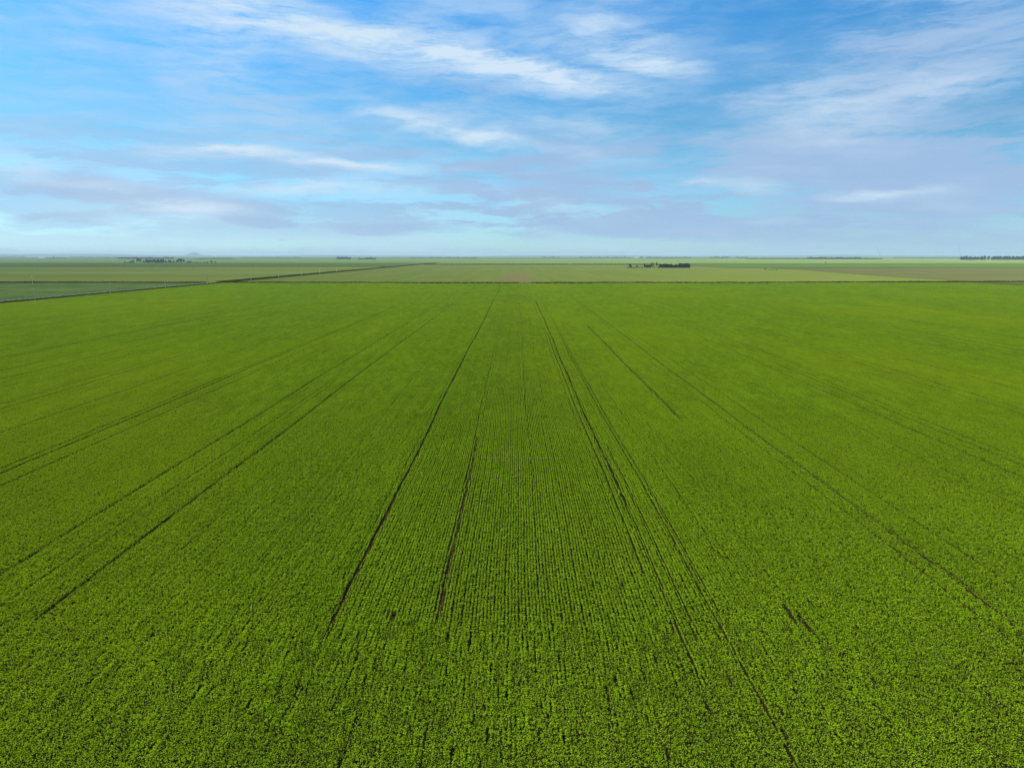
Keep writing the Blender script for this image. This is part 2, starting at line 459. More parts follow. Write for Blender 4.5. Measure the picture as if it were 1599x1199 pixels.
# ------------------------------------------------------------------ the near crop
ROW = 0.30
def leaves(nrows, length, per_m, sig=0.046):
    """leafy plants standing every 10 cm along each drill row, uneven in size, a few missing"""
    npl = int(round(length / 0.10))
    K = nrows * npl
    wgt = np.clip(rng.lognormal(0, 0.38, K), 0.25, 2.4) * (rng.random(K) > 0.08)
    wgt /= wgt.sum()
    N = int(nrows * length * per_m)
    p = rng.choice(K, N, p=wgt)
    r = p // npl; yi = p % npl
    py = (yi + 0.5) * 0.10 + rng.normal(0, 0.022, K)[p]
    px = rng.normal(0, 0.022, K)[p]
    ph = np.clip(0.34 + 0.085 * rng.normal(0, 1, K), 0.12, 0.6)[p]
    tone = 0.55 * rng.random(K)[p] + 0.45 * rng.random(N)
    t = rng.random(N) ** 0.5
    z = np.maximum(t * ph, 0.02)
    y = py + rng.normal(0, 0.028, N)
    x = (r - (nrows - 1) / 2) * ROW + px + rng.normal(0, sig, N) * (0.55 + 0.7 * t)
    a = rng.uniform(0, 2*np.pi, N); tilt = rng.normal(0, 0.42, N)
    s = rng.uniform(0.052, 0.096, N)
    d1 = np.stack([np.cos(a), np.sin(a), np.sin(tilt)], 1) * (s*0.62)[:, None]
    roll = rng.normal(0, 0.4, N)
    d2 = np.stack([-np.sin(a), np.cos(a), np.sin(roll)], 1) * (s*0.42)[:, None]
    c = np.stack([x, y, z], 1)
    return np.stack([c - d1, c + d2, c + d1, c - d2], 1), tone

def scattered(n_plants, per_plant):
    """1.5 m x 0.6 m of crop standing without clear rows (drilled twice, both ways)"""
    N = n_plants * per_plant
    p = np.repeat(np.arange(n_plants), per_plant)
    keep = rng.random(N) < np.clip(rng.lognormal(-0.25, 0.45, n_plants), 0, 1)[p]
    p = p[keep]; N = len(p)
    gy = (np.arange(n_plants) % 12 + 0.5) * 0.125 + rng.normal(0, 0.04, n_plants)
    gx = (np.arange(n_plants) // 12 + 0.5) * 0.15 - 0.3 + rng.normal(0, 0.04, n_plants)
    ph = np.clip(0.33 + 0.09 * rng.normal(0, 1, n_plants), 0.1, 0.6)[p]
    tone = 0.55 * rng.random(n_plants)[p] + 0.45 * rng.random(N)
    t = rng.random(N) ** 0.5
    c = np.stack([gx[p] + rng.normal(0, 0.036, N) * (0.55 + 0.7*t), gy[p] + rng.normal(0, 0.036, N) * (0.55 + 0.7*t), np.maximum(t*ph, 0.02)], 1)
    a = rng.uniform(0, 2*np.pi, N); tilt = rng.normal(0, 0.5, N); roll = rng.normal(0, 0.45, N)
    s = rng.uniform(0.046, 0.084, N)
    d1 = np.stack([np.cos(a), np.sin(a), np.sin(tilt)], 1) * (s*0.62)[:, None]
    d2 = np.stack([-np.sin(a), np.cos(a), np.sin(roll)], 1) * (s*0.42)[:, None]
    return np.stack([c - d1, c + d2, c + d1, c - d2], 1), tone

KINDS = [("n1", 1, 1.5, 24), ("m1", 1, 4.0, 8), ("m4", 4, 4.0, 12), ("f1", 1, 10.0, 6), ("f8", 8, 10.0, 5), ("h2", 2, 1.5, 30)]
PER_M = 112
src_q, src_var, src_tone, first = [], [], [], {}
vid = 0
for nm, nr, ln, cnt in KINDS:
    first[nm] = (vid, cnt)
    for _ in range(cnt):
        q, tn = scattered(48, 7) if nm == "h2" else leaves(nr, ln, PER_M)
        src_tone.append(tn); src_q.append(q); src_var.append(np.full(len(q), vid)); vid += 1

P, RZ, SC, IX = [], [], [], []
def vigor(x, y):
    return (0.5*np.sin(x*0.021 + 1.3*np.sin(y*0.008)) + 0.35*np.sin(y*0.03 + x*0.013 + 2) + 0.3*np.sin(x*0.11 - y*0.07) + 0.25*np.sin(x*0.37 + y*0.23))
def wander(x, y):
    return 0.18*np.sin(y/41.0 + x*0.013) + 0.09*np.sin(y/13.0 + x*0.05) + 0.022*np.sin(y/3.7 + x*0.05)
def put(kind, x, y, ln, rot=None, sx=None, sz=1.0, sy=1.0, jit=0.015):
    n = len(x)
    if n == 0: return
    b, c = first[kind]
    v = vigor(x, y)
    fl = rng.random(n) < 0.5
    if rot is None:
        rz = np.where(fl, np.pi, 0.0)
        yy = np.where(fl, y + ln, y)
    else:
        rz = np.full(n, rot); yy = y
    xx = x + wander(x, y) + rng.normal(0, jit, n) + 0.05*(np.mod(np.sin(np.round(x/ROW) * 39.425) * 9631.17, 1.0) - 0.5)
    P.append(np.stack([xx, yy, np.zeros(n)], 1))
    RZ.append(np.stack([np.zeros(n), np.zeros(n), rz], 1))
    s = np.ones((n, 3))
    s[:, 0] = (1.0 if sx is None else sx)
    s[:, 1] = sy
    rowk = np.round(x / ROW)
    rv = np.mod(np.sin(rowk * 12.9898 + 4.1) * 43758.5453, 1.0) - 0.5       # some drill rows stand a little taller all along
    pv_ = np.mod(np.sin(np.floor(rowk / 20.0) * 78.233) * 24634.6345, 1.0) - 0.5
    if rot is not None: rv, pv_ = 0.0, 0.0
    s[:, 2] = sz * (1 + 0.10*v + 0.26*rv + 0.14*pv_ + rng.normal(0, 0.05, n))
    SC.append(s); IX.append(b + rng.integers(0, c, n))

# missing and thin rows: (x, y0, y1, omitted?)
def lx(u, v): return gp(u, v)[0]
HEAD = gp(700, 974)[1]                                     # end of the headland
def ly(v): return gp(806, v)[1]
LINES = []
def line(u, v, v_near, v_far, kind):
    x = lx(u, v); y0 = ly(v_near) if v_near < 1150 else 0.0
    LINES.append((round(x/ROW), y0, ly(v_far), kind))
    if (abs(x) > 60 or (x > 28 and kind == "gap")): LINES.append((round(x/ROW) + 1, y0, ly(v_far), "weak"))
    if abs(x) > 110: LINES.append((round(x/ROW) + 2, y0, ly(v_far), kind))
line(600, 812, 974, 446, "gap"); line(600, 812, 1005, 970, "weak"); line(600, 812, 1110, 1070, "weak"); 
line(712, 828, 972, 684, "gap")
line(609, 968, 973, 958, "gap")
line(968, 770, 800, 470, "gap"); line(968, 770, 1085, 790, "weak"); line(952, 775, 900, 520, "weak"); line(985, 775, 1000, 700, "weak")
line(1110, 960, 1175, 520, "weak"); line(985, 720, 960, 480, "weak")
line(1062, 655, 656, 510, "gap")
line(1590, 985, 1030, 455, "gap"); line(1555, 990, 1030, 500, "weak"); line(1400, 800, 980, 470, "weak")
line(1230, 960, 980, 952, "gap"); line(1245, 968, 982, 958, "gap")
line(0, 897, 930, 447, "gap"); line(60, 966, 974, 447, "gap"); line(30, 930, 960, 500, "weak")
line(0, 740, 760, 480, "gap"); line(0, 760, 780, 480, "weak"); line(0, 733, 760, 480, "weak")

line(1599, 750, 780, 520, "gap"); line(1599, 722, 760, 480, "weak")
line(1599, 650, 670, 460, "gap"); line(1599, 641, 670, 450, "gap"); line(1599, 612, 640, 560, "weak")
line(1599, 556, 580, 450, "weak"); line(1599, 570, 590, 460, "weak"); line(1599, 530, 560, 450, "weak")
line(0, 640, 660, 470, "weak"); line(0, 632, 660, 480, "weak"); line(0, 593, 620, 450, "weak"); line(0, 580, 600, 460, "weak"); line(0, 560, 580, 450, "weak")
for _ in range(90):
    xr = rng.integers(200, 1600) * (1 if rng.random() < 0.55 else -1); y0 = rng.uniform(60, 300)
    y9 = y0 + rng.uniform(200, 700)
    for k_ in range(1 + int(abs(xr) > 240) + int(abs(xr) > 480)): LINES.append((int(xr) + k_, y0, y9, "weak"))
# seams between drill passes: one faintly thinner row every pass
for k_ in range(-36, 56):
    LINES.append((int(round((k_*9.14 + 2.1)/ROW)), 62, 900, "seam"))
LINES = np.array([(a, b, c, {"gap": 1, "weak": 0, "seam": -1}[k]) for a, b, c, k in LINES])

m_brown = simple_mat("bare_soil", (0.075, 0.046, 0.013), 0.35, 2.5)
def soil_strip(u, v, v0, v1, w):
    row = round(lx(u, v)/ROW); ys_ = np.arange(ly(v0), ly(v1), 1.0); v_ = []
    for y_ in ys_:
        x_ = row*ROW + wander(row*ROW, y_); k_ = w*(0.6 + 0.4*math.sin(y_*1.7)*math.sin(y_*0.6))
        v_ += [(x_ - k_, y_, 0.02), (x_ + k_, y_, 0.02)]
    tag(link("soil", poly_mesh("soil", v_, [(2*i_, 2*i_+1, 2*i_+3, 2*i_+2) for i_ in range(len(ys_)-1)]), [m_brown]), kind="structure")
soil_strip(600, 812, 974, 600, 0.14); soil_strip(712, 828, 972, 684, 0.16); soil_strip(609, 968, 973, 958, 0.2)

def fan(y): return 0.80 * y + 14                          # half width kept at distance y
def status(rows, y0, y1):
    """0 normal, 1 weak, 2 omitted"""
    st = np.zeros(len(rows), int)
    ym = (y0 + y1) / 2
    for a, b, c, g in LINES:
        if b <= ym <= c:
            st[rows == a] = np.maximum(st[rows == a], 3 if g == 1 else 2 if g == 0 else 1)
            if g == 1: st[np.abs(rows - a) == 1] = np.maximum(st[np.abs(rows - a) == 1], 1)
    return st

def lay(y_start, y_end, ln, single, block, nb):
    y = y_start
    while y < y_end - 0.3:
        ye = y + ln
        half = fan(ye)
        r0 = max(int(-half/ROW), int((FX0+1)/ROW)); r1 = min(int(half/ROW), int((FX1-1)/ROW))
        if block:
            r0 = (r0 // nb) * nb; r1 = (r1 // nb) * nb
            starts = np.arange(r0, r1, nb)
            rows_all = np.arange(r0, r1)
            st = status(rows_all, y, ye).reshape(-1, nb)
            clean = st.max(1) == 0
            xs_b = (starts + (nb-1)/2) * ROW
            ymax = np.array([strip_y(v) - 4 for v in xs_b])
            ok = clean & (ymax > ye)
            put(block, xs_b[ok], np.full(ok.sum(), y), ln, jit=0.01)
            rows = rows_all.reshape(-1, nb)[~clean].ravel(); st = st[~clean].ravel()
        else:
            rows = np.arange(r0, r1); st = status(rows, y, ye)
        jy = rng.uniform(0, ln*0.3, len(rows))
        xs_ = rows * ROW
        a = st == 0
        put(single, xs_[a], y + 0*jy[a], ln)
        b = st == 1                                       # rows beside a missing one
        put(single, xs_[b], y + 0*jy[b], ln, sx=0.75, sz=0.92, jit=0.045)
        b = st == 2
        put(single, xs_[b], y + 0*jy[b], ln, sx=0.46, sz=0.50, jit=0.04)
        b = (st == 3) & (rng.random(len(rows)) < 0.45)    # a few stunted plants survive in the gaps
        put(single, xs_[b] + rng.normal(0, 0.03, b.sum()), y + 0*jy[b], ln, sx=0.35, sz=0.35)
        y = ye
    return y

HY = HEAD
y1 = lay(HY, 130.0, 1.5, "n1", None, 1)
y2 = lay(y1, 400.0, 4.0, "m1", "m4", 4)
y3 = lay(y2, 424.0, 10.0, "f1", "f8", 8)
lay(y3 + 0.5, strip_y(0) + 10, 10.0, "f1", "f8", 8)      # a cross-pass leaves a slightly thinner line
# headland: drilled both ways, so it stands without clear rows; the seam is where the turns begin
y = HY - 1.5*math.ceil((HY - 26)/1.5)
while y < HY - 0.2:
    half = fan(y + 1.5)
    rows = np.arange(int(-half/ROW), int(half/ROW), 2)
    xs_ = (rows + 0.5)*ROW
    st = np.maximum(status(rows, y, y+1.5), status(rows + 1, y, y+1.5))
    ord_ = rng.random(len(rows)) < 0.75 * np.clip((y - 37) / (HY - 37), 0, 1)
    k = (st < 2) & ~ord_
    put("h2", xs_[k], np.full(k.sum(), y), 1.5, jit=0.05, sx=1.04)
    k = (st < 2) & ord_
    for q_ in (-0.15, 0.15): put("n1", xs_[k] + q_, np.full(k.sum(), y), 1.5, jit=0.035, sx=1.1)
    k = st >= 2
    put("n1", xs_[k] + 0.16, np.full(k.sum(), y), 1.5, jit=0.04, sx=0.8, sz=0.8)
    k = st == 2
    put("n1", xs_[k] - 0.16, np.full(k.sum(), y), 1.5, jit=0.04, sx=0.6, sz=0.62)
    y += 1.5

P = np.concatenate(P); RZ = np.concatenate(RZ); SC = np.concatenate(SC); IX = np.concatenate(IX)
NPT = len(P)
print("crop instances", NPT)
allq = np.concatenate(src_q); allv = np.concatenate(src_var); NQ = len(allq)
me = bpy.data.meshes.new("crop")
co = np.concatenate([allq.reshape(-1, 3), P])
me.vertices.add(len(co)); me.vertices.foreach_set("co", co.astype(np.float32).ravel())
me.loops.add(NQ*4); me.loops.foreach_set("vertex_index", np.arange(NQ*4, dtype=np.int32))
me.polygons.add(NQ); me.polygons.foreach_set("loop_start", np.arange(0, NQ*4, 4, dtype=np.int32))
me.update(calc_edges=True)
def pattr(name, typ, data, key, dom="POINT"):
    a = me.attributes.new(name, typ, dom); a.data.foreach_set(key, data.ravel())
z4 = NQ*4
pattr("is_point", "BOOLEAN", np.concatenate([np.zeros(z4, bool), np.ones(NPT, bool)]), "value")
pattr("rot", "FLOAT_VECTOR", np.concatenate([np.zeros((z4, 3)), RZ]).astype(np.float32), "vector")
pattr("scl", "FLOAT_VECTOR", np.concatenate([np.ones((z4, 3)), SC]).astype(np.float32), "vector")
pattr("pick", "INT", np.concatenate([np.zeros(z4, int), IX]).astype(np.int32), "value")
pattr("variant", "INT", allv.astype(np.int32), "value", "FACE")
pattr("leaf_tone", "FLOAT", np.concatenate(src_tone).astype(np.float32), "value", "FACE")
m_crop = leaf_mat("crop_leaf", (0.080, 0.150, 0.0023), (0.260, 0.405, 0.0090), (0.245, 0.325, 0.0045), patch=0.010, trans=0.35)
crop = link("crop_plants", me, [m_crop])
tag(crop, "low bright green leafy crop drilled in long straight rows over the near field", "crop", kind="stuff")
ng = bpy.data.node_groups.new("crop_rows", "GeometryNodeTree")
ng.interface.new_socket("Geometry", in_out="INPUT", socket_type="NodeSocketGeometry")
ng.interface.new_socket("Geometry", in_out="OUTPUT", socket_type="NodeSocketGeometry")
N_, L_ = ng.nodes, ng.links
gi, go = N_.new("NodeGroupInput"), N_.new("NodeGroupOutput")
def named(nm, typ):
    a = N_.new("GeometryNodeInputNamedAttribute"); a.data_type = typ; a.inputs[0].default_value = nm
    return [o for o in a.outputs if o.enabled and o.name == "Attribute"][0]
sepg = N_.new("GeometryNodeSeparateGeometry"); sepg.domain = "POINT"
L_.new(gi.outputs[0], sepg.inputs[0]); L_.new(named("is_point", "BOOLEAN"), sepg.inputs["Selection"])
spl = N_.new("GeometryNodeSplitToInstances"); spl.domain = "FACE"
L_.new(sepg.outputs[1], spl.inputs[0]); L_.new(named("variant", "INT"), spl.inputs["Group ID"])
iop = N_.new("GeometryNodeInstanceOnPoints")
L_.new(sepg.outputs[0], iop.inputs["Points"]); L_.new(spl.outputs[0], iop.inputs["Instance"])
iop.inputs["Pick Instance"].default_value = True
L_.new(named("pick", "INT"), iop.inputs["Instance Index"])
e2r = N_.new("FunctionNodeEulerToRotation"); L_.new(named("rot", "FLOAT_VECTOR"), e2r.inputs[0])
L_.new(e2r.outputs[0], iop.inputs["Rotation"])
L_.new(named("scl", "FLOAT_VECTOR"), iop.inputs["Scale"])
L_.new(iop.outputs[0], go.inputs[0])
md = crop.modifiers.new("crop_rows", "NODES"); md.node_group = ng

# ------------------------------------------------------------------ trees
m_bark = simple_mat("bark", (0.075, 0.060, 0.045), 0.3, 2.0)
m_tree_dark = leaf_mat("dark_foliage", (0.014, 0.024, 0.010), (0.036, 0.056, 0.020), None, trans=0.15)
m_tree_mid = leaf_mat("green_foliage", (0.026, 0.048, 0.012), (0.060, 0.095, 0.022), None, trans=0.2)
m_tree_grey = leaf_mat("greyish_foliage", (0.070, 0.075, 0.055), (0.120, 0.120, 0.090), None, trans=0.15)

def crown_quads(h, w, kind, seed, nleaf):
    r = np.random.default_rng(seed)
    if kind == "tall":   lobes, base = 9, 0.22
    elif kind == "bush": lobes, base = 7, 0.02
    elif kind == "open": lobes, base = 6, 0.45
    else:                lobes, base = 12, 0.12
    cen, rad = [], []
    for i in range(lobes):
        t = (i + r.random()) / lobes
        z = h * (base + (0.90 - base) * t)
        prof = math.sin(math.pi * min(1, 0.18 + 0.80*t)) if kind != "tall" else 0.6 + 0.4*math.sin(math.pi*t)
        a = r.uniform(0, 2*np.pi); off = w * 0.5 * prof * r.uniform(0.15, 0.75)
        cen.append((off*math.cos(a), off*math.sin(a), z)); rad.append((w*0.26*r.uniform(0.7, 1.25), h*0.14*r.uniform(0.75, 1.25)))
    cen = np.array(cen); rad = np.array(rad)
    k = r.integers(0, lobes, nleaf)
    d = r.normal(size=(nleaf, 3)); d /= np.linalg.norm(d, axis=1)[:, None]
    rr = r.random(nleaf) ** 0.4
    c = cen[k] + d * rr[:, None] * np.stack([rad[k, 0], rad[k, 0], rad[k, 1]], 1)
    c[:, 2] = np.maximum(c[:, 2], 0.15)
    a = r.normal(size=(nleaf, 3)); a /= np.linalg.norm(a, axis=1)[:, None]
    b = np.cross(a, r.normal(size=(nleaf, 3))); b /= np.linalg.norm(b, axis=1)[:, None]
    s = (0.055 * (h + w) / 2 * r.uniform(0.6, 1.4, nleaf))[:, None]
    return np.stack([c - a*s, c + b*s*0.8, c + a*s, c - b*s*0.8], 1), cen

def trunk_mb(h, w, cen, seed):
    r = random.Random(seed); mb = MB()
    top = Vector((r.uniform(-.04, .04)*h, r.uniform(-.04, .04)*h, h*0.55))
    mb.tube((0, 0, -0.4), top*0.5, h*0.026, h*0.019); mb.tube(top*0.5, top, h*0.019, h*0.010)
    for c in cen[::2]:
        c = Vector(c); st = top * r.uniform(0.45, 0.9)
        mb.tube(st, st.lerp(c, 0.9), h*0.009, h*0.003, 5)
    return mb

PROTO = {}
def proto(kind, var, leafmat):
    key = (kind, var, leafmat.name)
    if key not in PROTO:
        h, w = {"tall": (11, 4.2), "bush": (3.2, 4.4), "open": (10, 7.5), "round": (10, 8.0)}[kind]
        q, cen = crown_quads(h, w, kind, 100 + var*7 + len(kind), 900)
        cm = quads_mesh("crown", q); cm.materials.append(leafmat)
        at = cm.attributes.new("leaf_tone", "FLOAT", "FACE"); at.data.foreach_set("value", rng.random(len(q)).astype(np.float32))
        tm = trunk_mb(h, w, cen, var).mesh("trunk"); tm.materials.append(m_bark)
        # one-mesh version for far copies
        fm = quads_mesh("tree", q); fm.materials.append(leafmat)
        PROTO[key] = (h, w, cm, tm, fm)
    return PROTO[key]

def tree(name, x, y, hgt, wid, kind, mat, label, cat, group, parts=True):
    h, w, cm, tm, fm = proto(kind, random.randrange(5), mat)
    if parts:
        o = bpy.data.objects.new(name, None); COL.objects.link(o)
        link("crown", cm, (), o); link("trunk", tm, (), o)
    else:
        o = link(name, cm)
    o.location = (x, y, -0.05); o.rotation_euler = (0, 0, random.uniform(0, 6.28))
    o.scale = (wid/w, wid/w, hgt/h)
    tag(o, label, cat, group); return o

def px_tree(name, u, vb, hp, wp, kind, mat, label, cat, group, parts=True, dy=0.0):
    x, y = gp(u, vb)
    k = (y + dy) / y; x, y = x*k, y + dy
    dep = y / F_PX
    return tree(name, x, y, hp*dep, wp*dep, kind, mat, label, cat, group, parts)

# grove on the pale field, right of centre
px_tree("tree", 984, 418.4, 5.9, 6.2, "round", m_tree_mid, "bushy round tree standing alone at the left end of the dark grove", "tree", None)
px_tree("tree", 994.6, 418.3, 3.8, 4.2, "round", m_tree_mid, "small tree between the lone round tree and the ragged middle trees of the grove", "tree", None)
px_tree("tree", 1006.2, 418.4, 6.6, 3.8, "tall", m_tree_mid, "upright tree first on the left of the ragged middle clump of the grove", "tree", None)
px_tree("tree", 1016.4, 418.3, 7.8, 2.6, "tall", m_tree_dark, "narrow dark tree, left one of the close tall pair in the grove", "tree", None)
px_tree("tree", 1019.6, 418.3, 8.1, 2.7, "tall", m_tree_dark, "narrow dark tree, right one of the close tall pair in the grove", "tree", None)
px_tree("tree", 1025.4, 418.3, 8.4, 3.8, "open", m_tree_dark, "tallest tree of the grove, thin stem and gap below, beside the dense hedge block", "tree", None)
for u, hp, wp in ((1009.2, 4.6, 4.2), (1011.8, 4.2, 4.0), (1014.2, 4.6, 4.0)):
    px_tree("tree", u, 418.3, hp, wp, "round", m_tree_dark, "low dark tree in the middle clump of the grove left of the tall pair", "tree", "low trees in the middle of the grove")
for u in np.arange(1030.6, 1077, 2.75):
    hp = 5.6 + 1.2*math.sin((u-1030)/5.0)*0.6 + random.uniform(-0.5, 0.6)
    if u > 1060: hp += 0.6
    px_tree("tree", u + random.uniform(-.5, .5), 418.4, hp, 5.4, "round", m_tree_dark, "dense dark tree in the solid block at the right of the grove", "tree", "trees of the solid grove block")
    px_tree("tree", u + 1.2, 418.4, hp + random.uniform(-.6, .4), 5.4, "round", m_tree_dark, "dense dark tree in the solid block at the right of the grove", "tree", "trees of the solid grove block", dy=14)
for u in (980, 988.5, 990.8, 998, 1001, 1003.2, 1022.2, 1027.6, 1029.2):
    px_tree("bush", u, 418.5, random.uniform(1.3, 2.2), 3.6, "bush", m_tree_dark, "low dark bush filling a gap between trees of the grove", "bush", "bushes in the grove gaps")
px_tree("bush", 1195, 421.0, 1.8, 4.2, "bush", m_tree_mid, "single small bush in the fields right of the dark grove", "bush", None)
px_tree("tree", 1289.3, 410.8, 1.9, 1.9, "round", m_tree_dark, "tiny lone tree in the green field at right of centre", "tree", None)
for u in (1200, 1204, 1208, 1212):
    px_tree("bush", u, 421.8, 0.8, 4.5, "bush", m_tree_mid, "low scrub trailing right from the single small bush", "bush", "low scrub by the single bush")

# farmyard grove to the left
G = "trees of the left farm grove"
LB = "dark green tree in the farm grove left of the road"
for u, hp, wp in ((205, 3.2, 4), (208.5, 4.2, 4), (225, 3.6, 4)):
    px_tree("tree", u, 410.4, hp, wp, "round", m_tree_mid, "green tree at the left end of the farm grove left of the road", "tree", "left end trees of the farm grove")
px_tree("tree", 195, 410.6, 2.0, 3.6, "bush", m_tree_mid, "low round tree at the far left tip of the farm grove", "tree", None)
for u, hp, wp in ((214, 6.0, 4.6), (217.2, 6.4, 4.8), (220.2, 5.0, 4.4)):
    px_tree("tree", u, 410.3, hp, wp, "open", m_tree_grey, "pale greyish tree standing in the left part of the farm grove", "tree", "greyish trees of the farm grove")
for u in np.arange(228.5, 257, 2.7):
    px_tree("tree", u, 410.3 + random.uniform(-.2, .2), random.uniform(4.4, 5.6), 4.2, "round", m_tree_dark, LB, "tree", G)
for u, hp in ((259, 3.6), (264, 4.4), (266.4, 4.0), (271, 3.0)):
    px_tree("tree", u, 410.3, hp, 3.6, "round", m_tree_mid, "smaller rounded tree between the hedge and the tall trees of the farm grove", "tree", "small trees of the farm grove")
for u, hp in ((276.2, 4.6), (279.0, 6.0), (281.6, 6.8), (284.2, 5.8), (287, 5.0)):
    px_tree("tree", u, 410.3, hp, 3.4, "tall", m_tree_dark, "tall dark tree at the right end of the farm grove", "tree", "tall trees of the farm grove")
for u in (199, 202, 243, 247, 252, 261, 268, 274, 291, 295, 298, 303, 308, 313, 318, 323):
    hp = 2.6 if u in (295, 298) else random.uniform(1.0, 1.5)
    px_tree("bush", u, 410.5, hp, 5.0, "bush", m_tree_mid, "low green bush at the foot of the farm grove", "bush", "bushes of the farm grove")
px_tree("tree", 330, 410.6, 3.7, 4.0, "round", m_tree_mid, "taller of two small trees standing apart right of the farm grove", "tree", None)
px_tree("tree", 336.4, 410.6, 2.6, 2.6, "round", m_tree_mid, "shorter of two small trees standing apart right of the farm grove", "tree", None)
px_tree("tree", 84, 403.8, 2.8, 4.0, "round", m_tree_dark, "dark tree right of the long white shed on the far left", "tree", None, False)
for u in (74, 77, 80, 89, 92, 95, 98, 102):
    px_tree("tree", u, 403.6, random.uniform(1.0, 1.4), 4.0, "bush", m_tree_dark, "low dark tree in the far line beside the long white shed", "tree", "low trees by the white shed", False)

def row_px(u0, u1, vb, h0, h1, step, label, group, mat=m_tree_dark, gaps=()):
    for u in np.arange(u0, u1, step):
        if any(a < u < b for a, b in gaps): continue
        px_tree("tree", u + random.uniform(-.3, .3)*step, vb, random.uniform(h0, h1), step*2.5, "round", mat, label, "tree", group, False)
row_px(187, 269, 404.6, 2.0, 3.2, 3.0, "hazy tree in the far row behind the left farm grove", "trees behind the farm grove")
row_px(306, 362, 404.6, 1.0, 1.5, 3.4, "hazy low tree in the far row right of the left farm grove", "low far row right of the farm grove")
row_px(527, 548, 405.0, 2.6, 4.2, 2.0, "tree in the left of two far clumps beyond the road", "left far clump trees")
row_px(560.5, 571, 405.2, 1.4, 2.0, 1.9, "low tree in the left half of the second far clump beyond the road", "second far clump left half")
row_px(572, 587, 405.2, 1.8, 3.4, 1.9, "tree in the right half of the second far clump beyond the road", "second far clump right half")
row_px(1501, 1560, 406.0, 3.6, 6.2, 2.0, "dark tree of the shelterbelt at the right edge left of its bright gap", "right shelterbelt left trees", gaps=((1528, 1530), (1537.5, 1541.5), (1544, 1548)))
row_px(1560, 1604, 406.0, 4.0, 6.4, 2.0, "dark tree of the shelterbelt running out at the right edge", "right shelterbelt edge trees", gaps=((1563, 1565),))
row_px(1262, 1345, 404.9, 1.8, 3.6, 2.4, "tree of the uneven far belt right of the dark grove", "uneven far belt trees", gaps=((1347, 1349),))
row_px(1345, 1378, 404.9, 1.0, 1.8, 2.4, "low tree at the right end of the uneven far belt, by the leaning mast", "low belt end trees")

# wood masses along the horizon: too far to tell single trees apart
def far_wood(spans, label):
    qs = []
    for (u0, u1, vb, hp) in spans:
        nn = int((u1-u0)*26)
        for k in range(nn):
            u = random.uniform(u0, u1); x, y = gp(u, vb); dep = y/F_PX
            hh = hp*dep*(0.55 + 0.45*math.sin(u*0.7 + u0)*math.sin(u*0.23) + random.uniform(-.1, .2))
            c = np.array([x, y + random.uniform(-1, 1)*60, random.uniform(0, max(hh, 2))])
            a = rng.normal(size=3); a /= np.linalg.norm(a); b = np.cross(a, rng.normal(size=3)); b /= np.linalg.norm(b)
            s = 0.30*dep
            qs.append(np.stack([c-a*s, c+b*s, c+a*s, c-b*s]))
    q = np.array(qs); me = quads_mesh("far_wood", q)
    at = me.attributes.new("leaf_tone", "FLOAT", "FACE"); at.data.foreach_set("value", rng.random(len(q)).astype(np.float32))
    o = link("far_wood", me, [m_tree_dark]); tag(o, label, "woods", kind="stuff")
far_wood([(-60, 40, 402.0, 2.2), (110, 190, 402.3, 1.6), (380, 470, 402.6, 1.3), (640, 670, 403.2, 1.2)], "hazy wood line low on the horizon left of the road")
far_wood([(670, 746, 403.4, 2.0), (845, 874, 402.6, 2.0), (905, 985, 402.8, 1.8), (1000, 1080, 403.0, 2.2)], "hazy wood line on the horizon above the pale field")
far_wood([(1108, 1138, 403.0, 3.2), (1150, 1168, 403.2, 2.6), (1168, 1262, 404.9, 1.9), (1398, 1500, 402.8, 1.3)], "hazy wood line on the horizon right of the dark grove")

# ------------------------------------------------------------------ poles along the road
m_wood = simple_mat("weathered_pole_wood", (0.62, 0.57, 0.45), 0.12, 2.0)
m_porc = simple_mat("insulator", (0.55, 0.55, 0.52), 0.05, 5.0, 0.4)
pole_me = MB().tube((0, 0, -0.5), (0, 0, 9.0), 0.21, 0.15, 9).mesh("shaft"); pole_me.materials.append(m_wood)
arm_mb = MB(); arm_mb.box((0, -0.22, 8.1), (2.6, 0.16, 0.2)); arm_mb.tube((-0.8, -0.24, 8.0), (0, -0.22, 7.3), 0.05, 0.05, 5); arm_mb.tube((0.8, -0.24, 8.0), (0, -0.22, 7.3), 0.05, 0.05, 5)
arm_me = arm_mb.mesh("crossarm"); arm_me.materials.append(m_wood)
ins_me = MB().tube((0, 0, 0), (0, 0, 0.12), 0.05, 0.09, 8).tube((0, 0, 0.12), (0, 0, 0.28), 0.09, 0.05, 8).mesh("insulator"); ins_me.materials.append(m_porc)
pole_y0 = gp(68, 469.3)[1]
pole_labels = ["nearest pale wooden power pole with crossarm beside the gravel road",
    "thin wooden power pole, second nearest along the gravel road",
    "third nearest power pole along the road, standing before the dark cross line",
    "fourth nearest power pole, at the crossing of road and dark weedy strip"]
pole_ys = [pole_y0 + 92.0*k for k in range(4)] + [gp(403, 438)[1], gp(440, 434)[1], gp(468, 430.6)[1], gp(496, 428)[1], gp(516, 425.6)[1]]
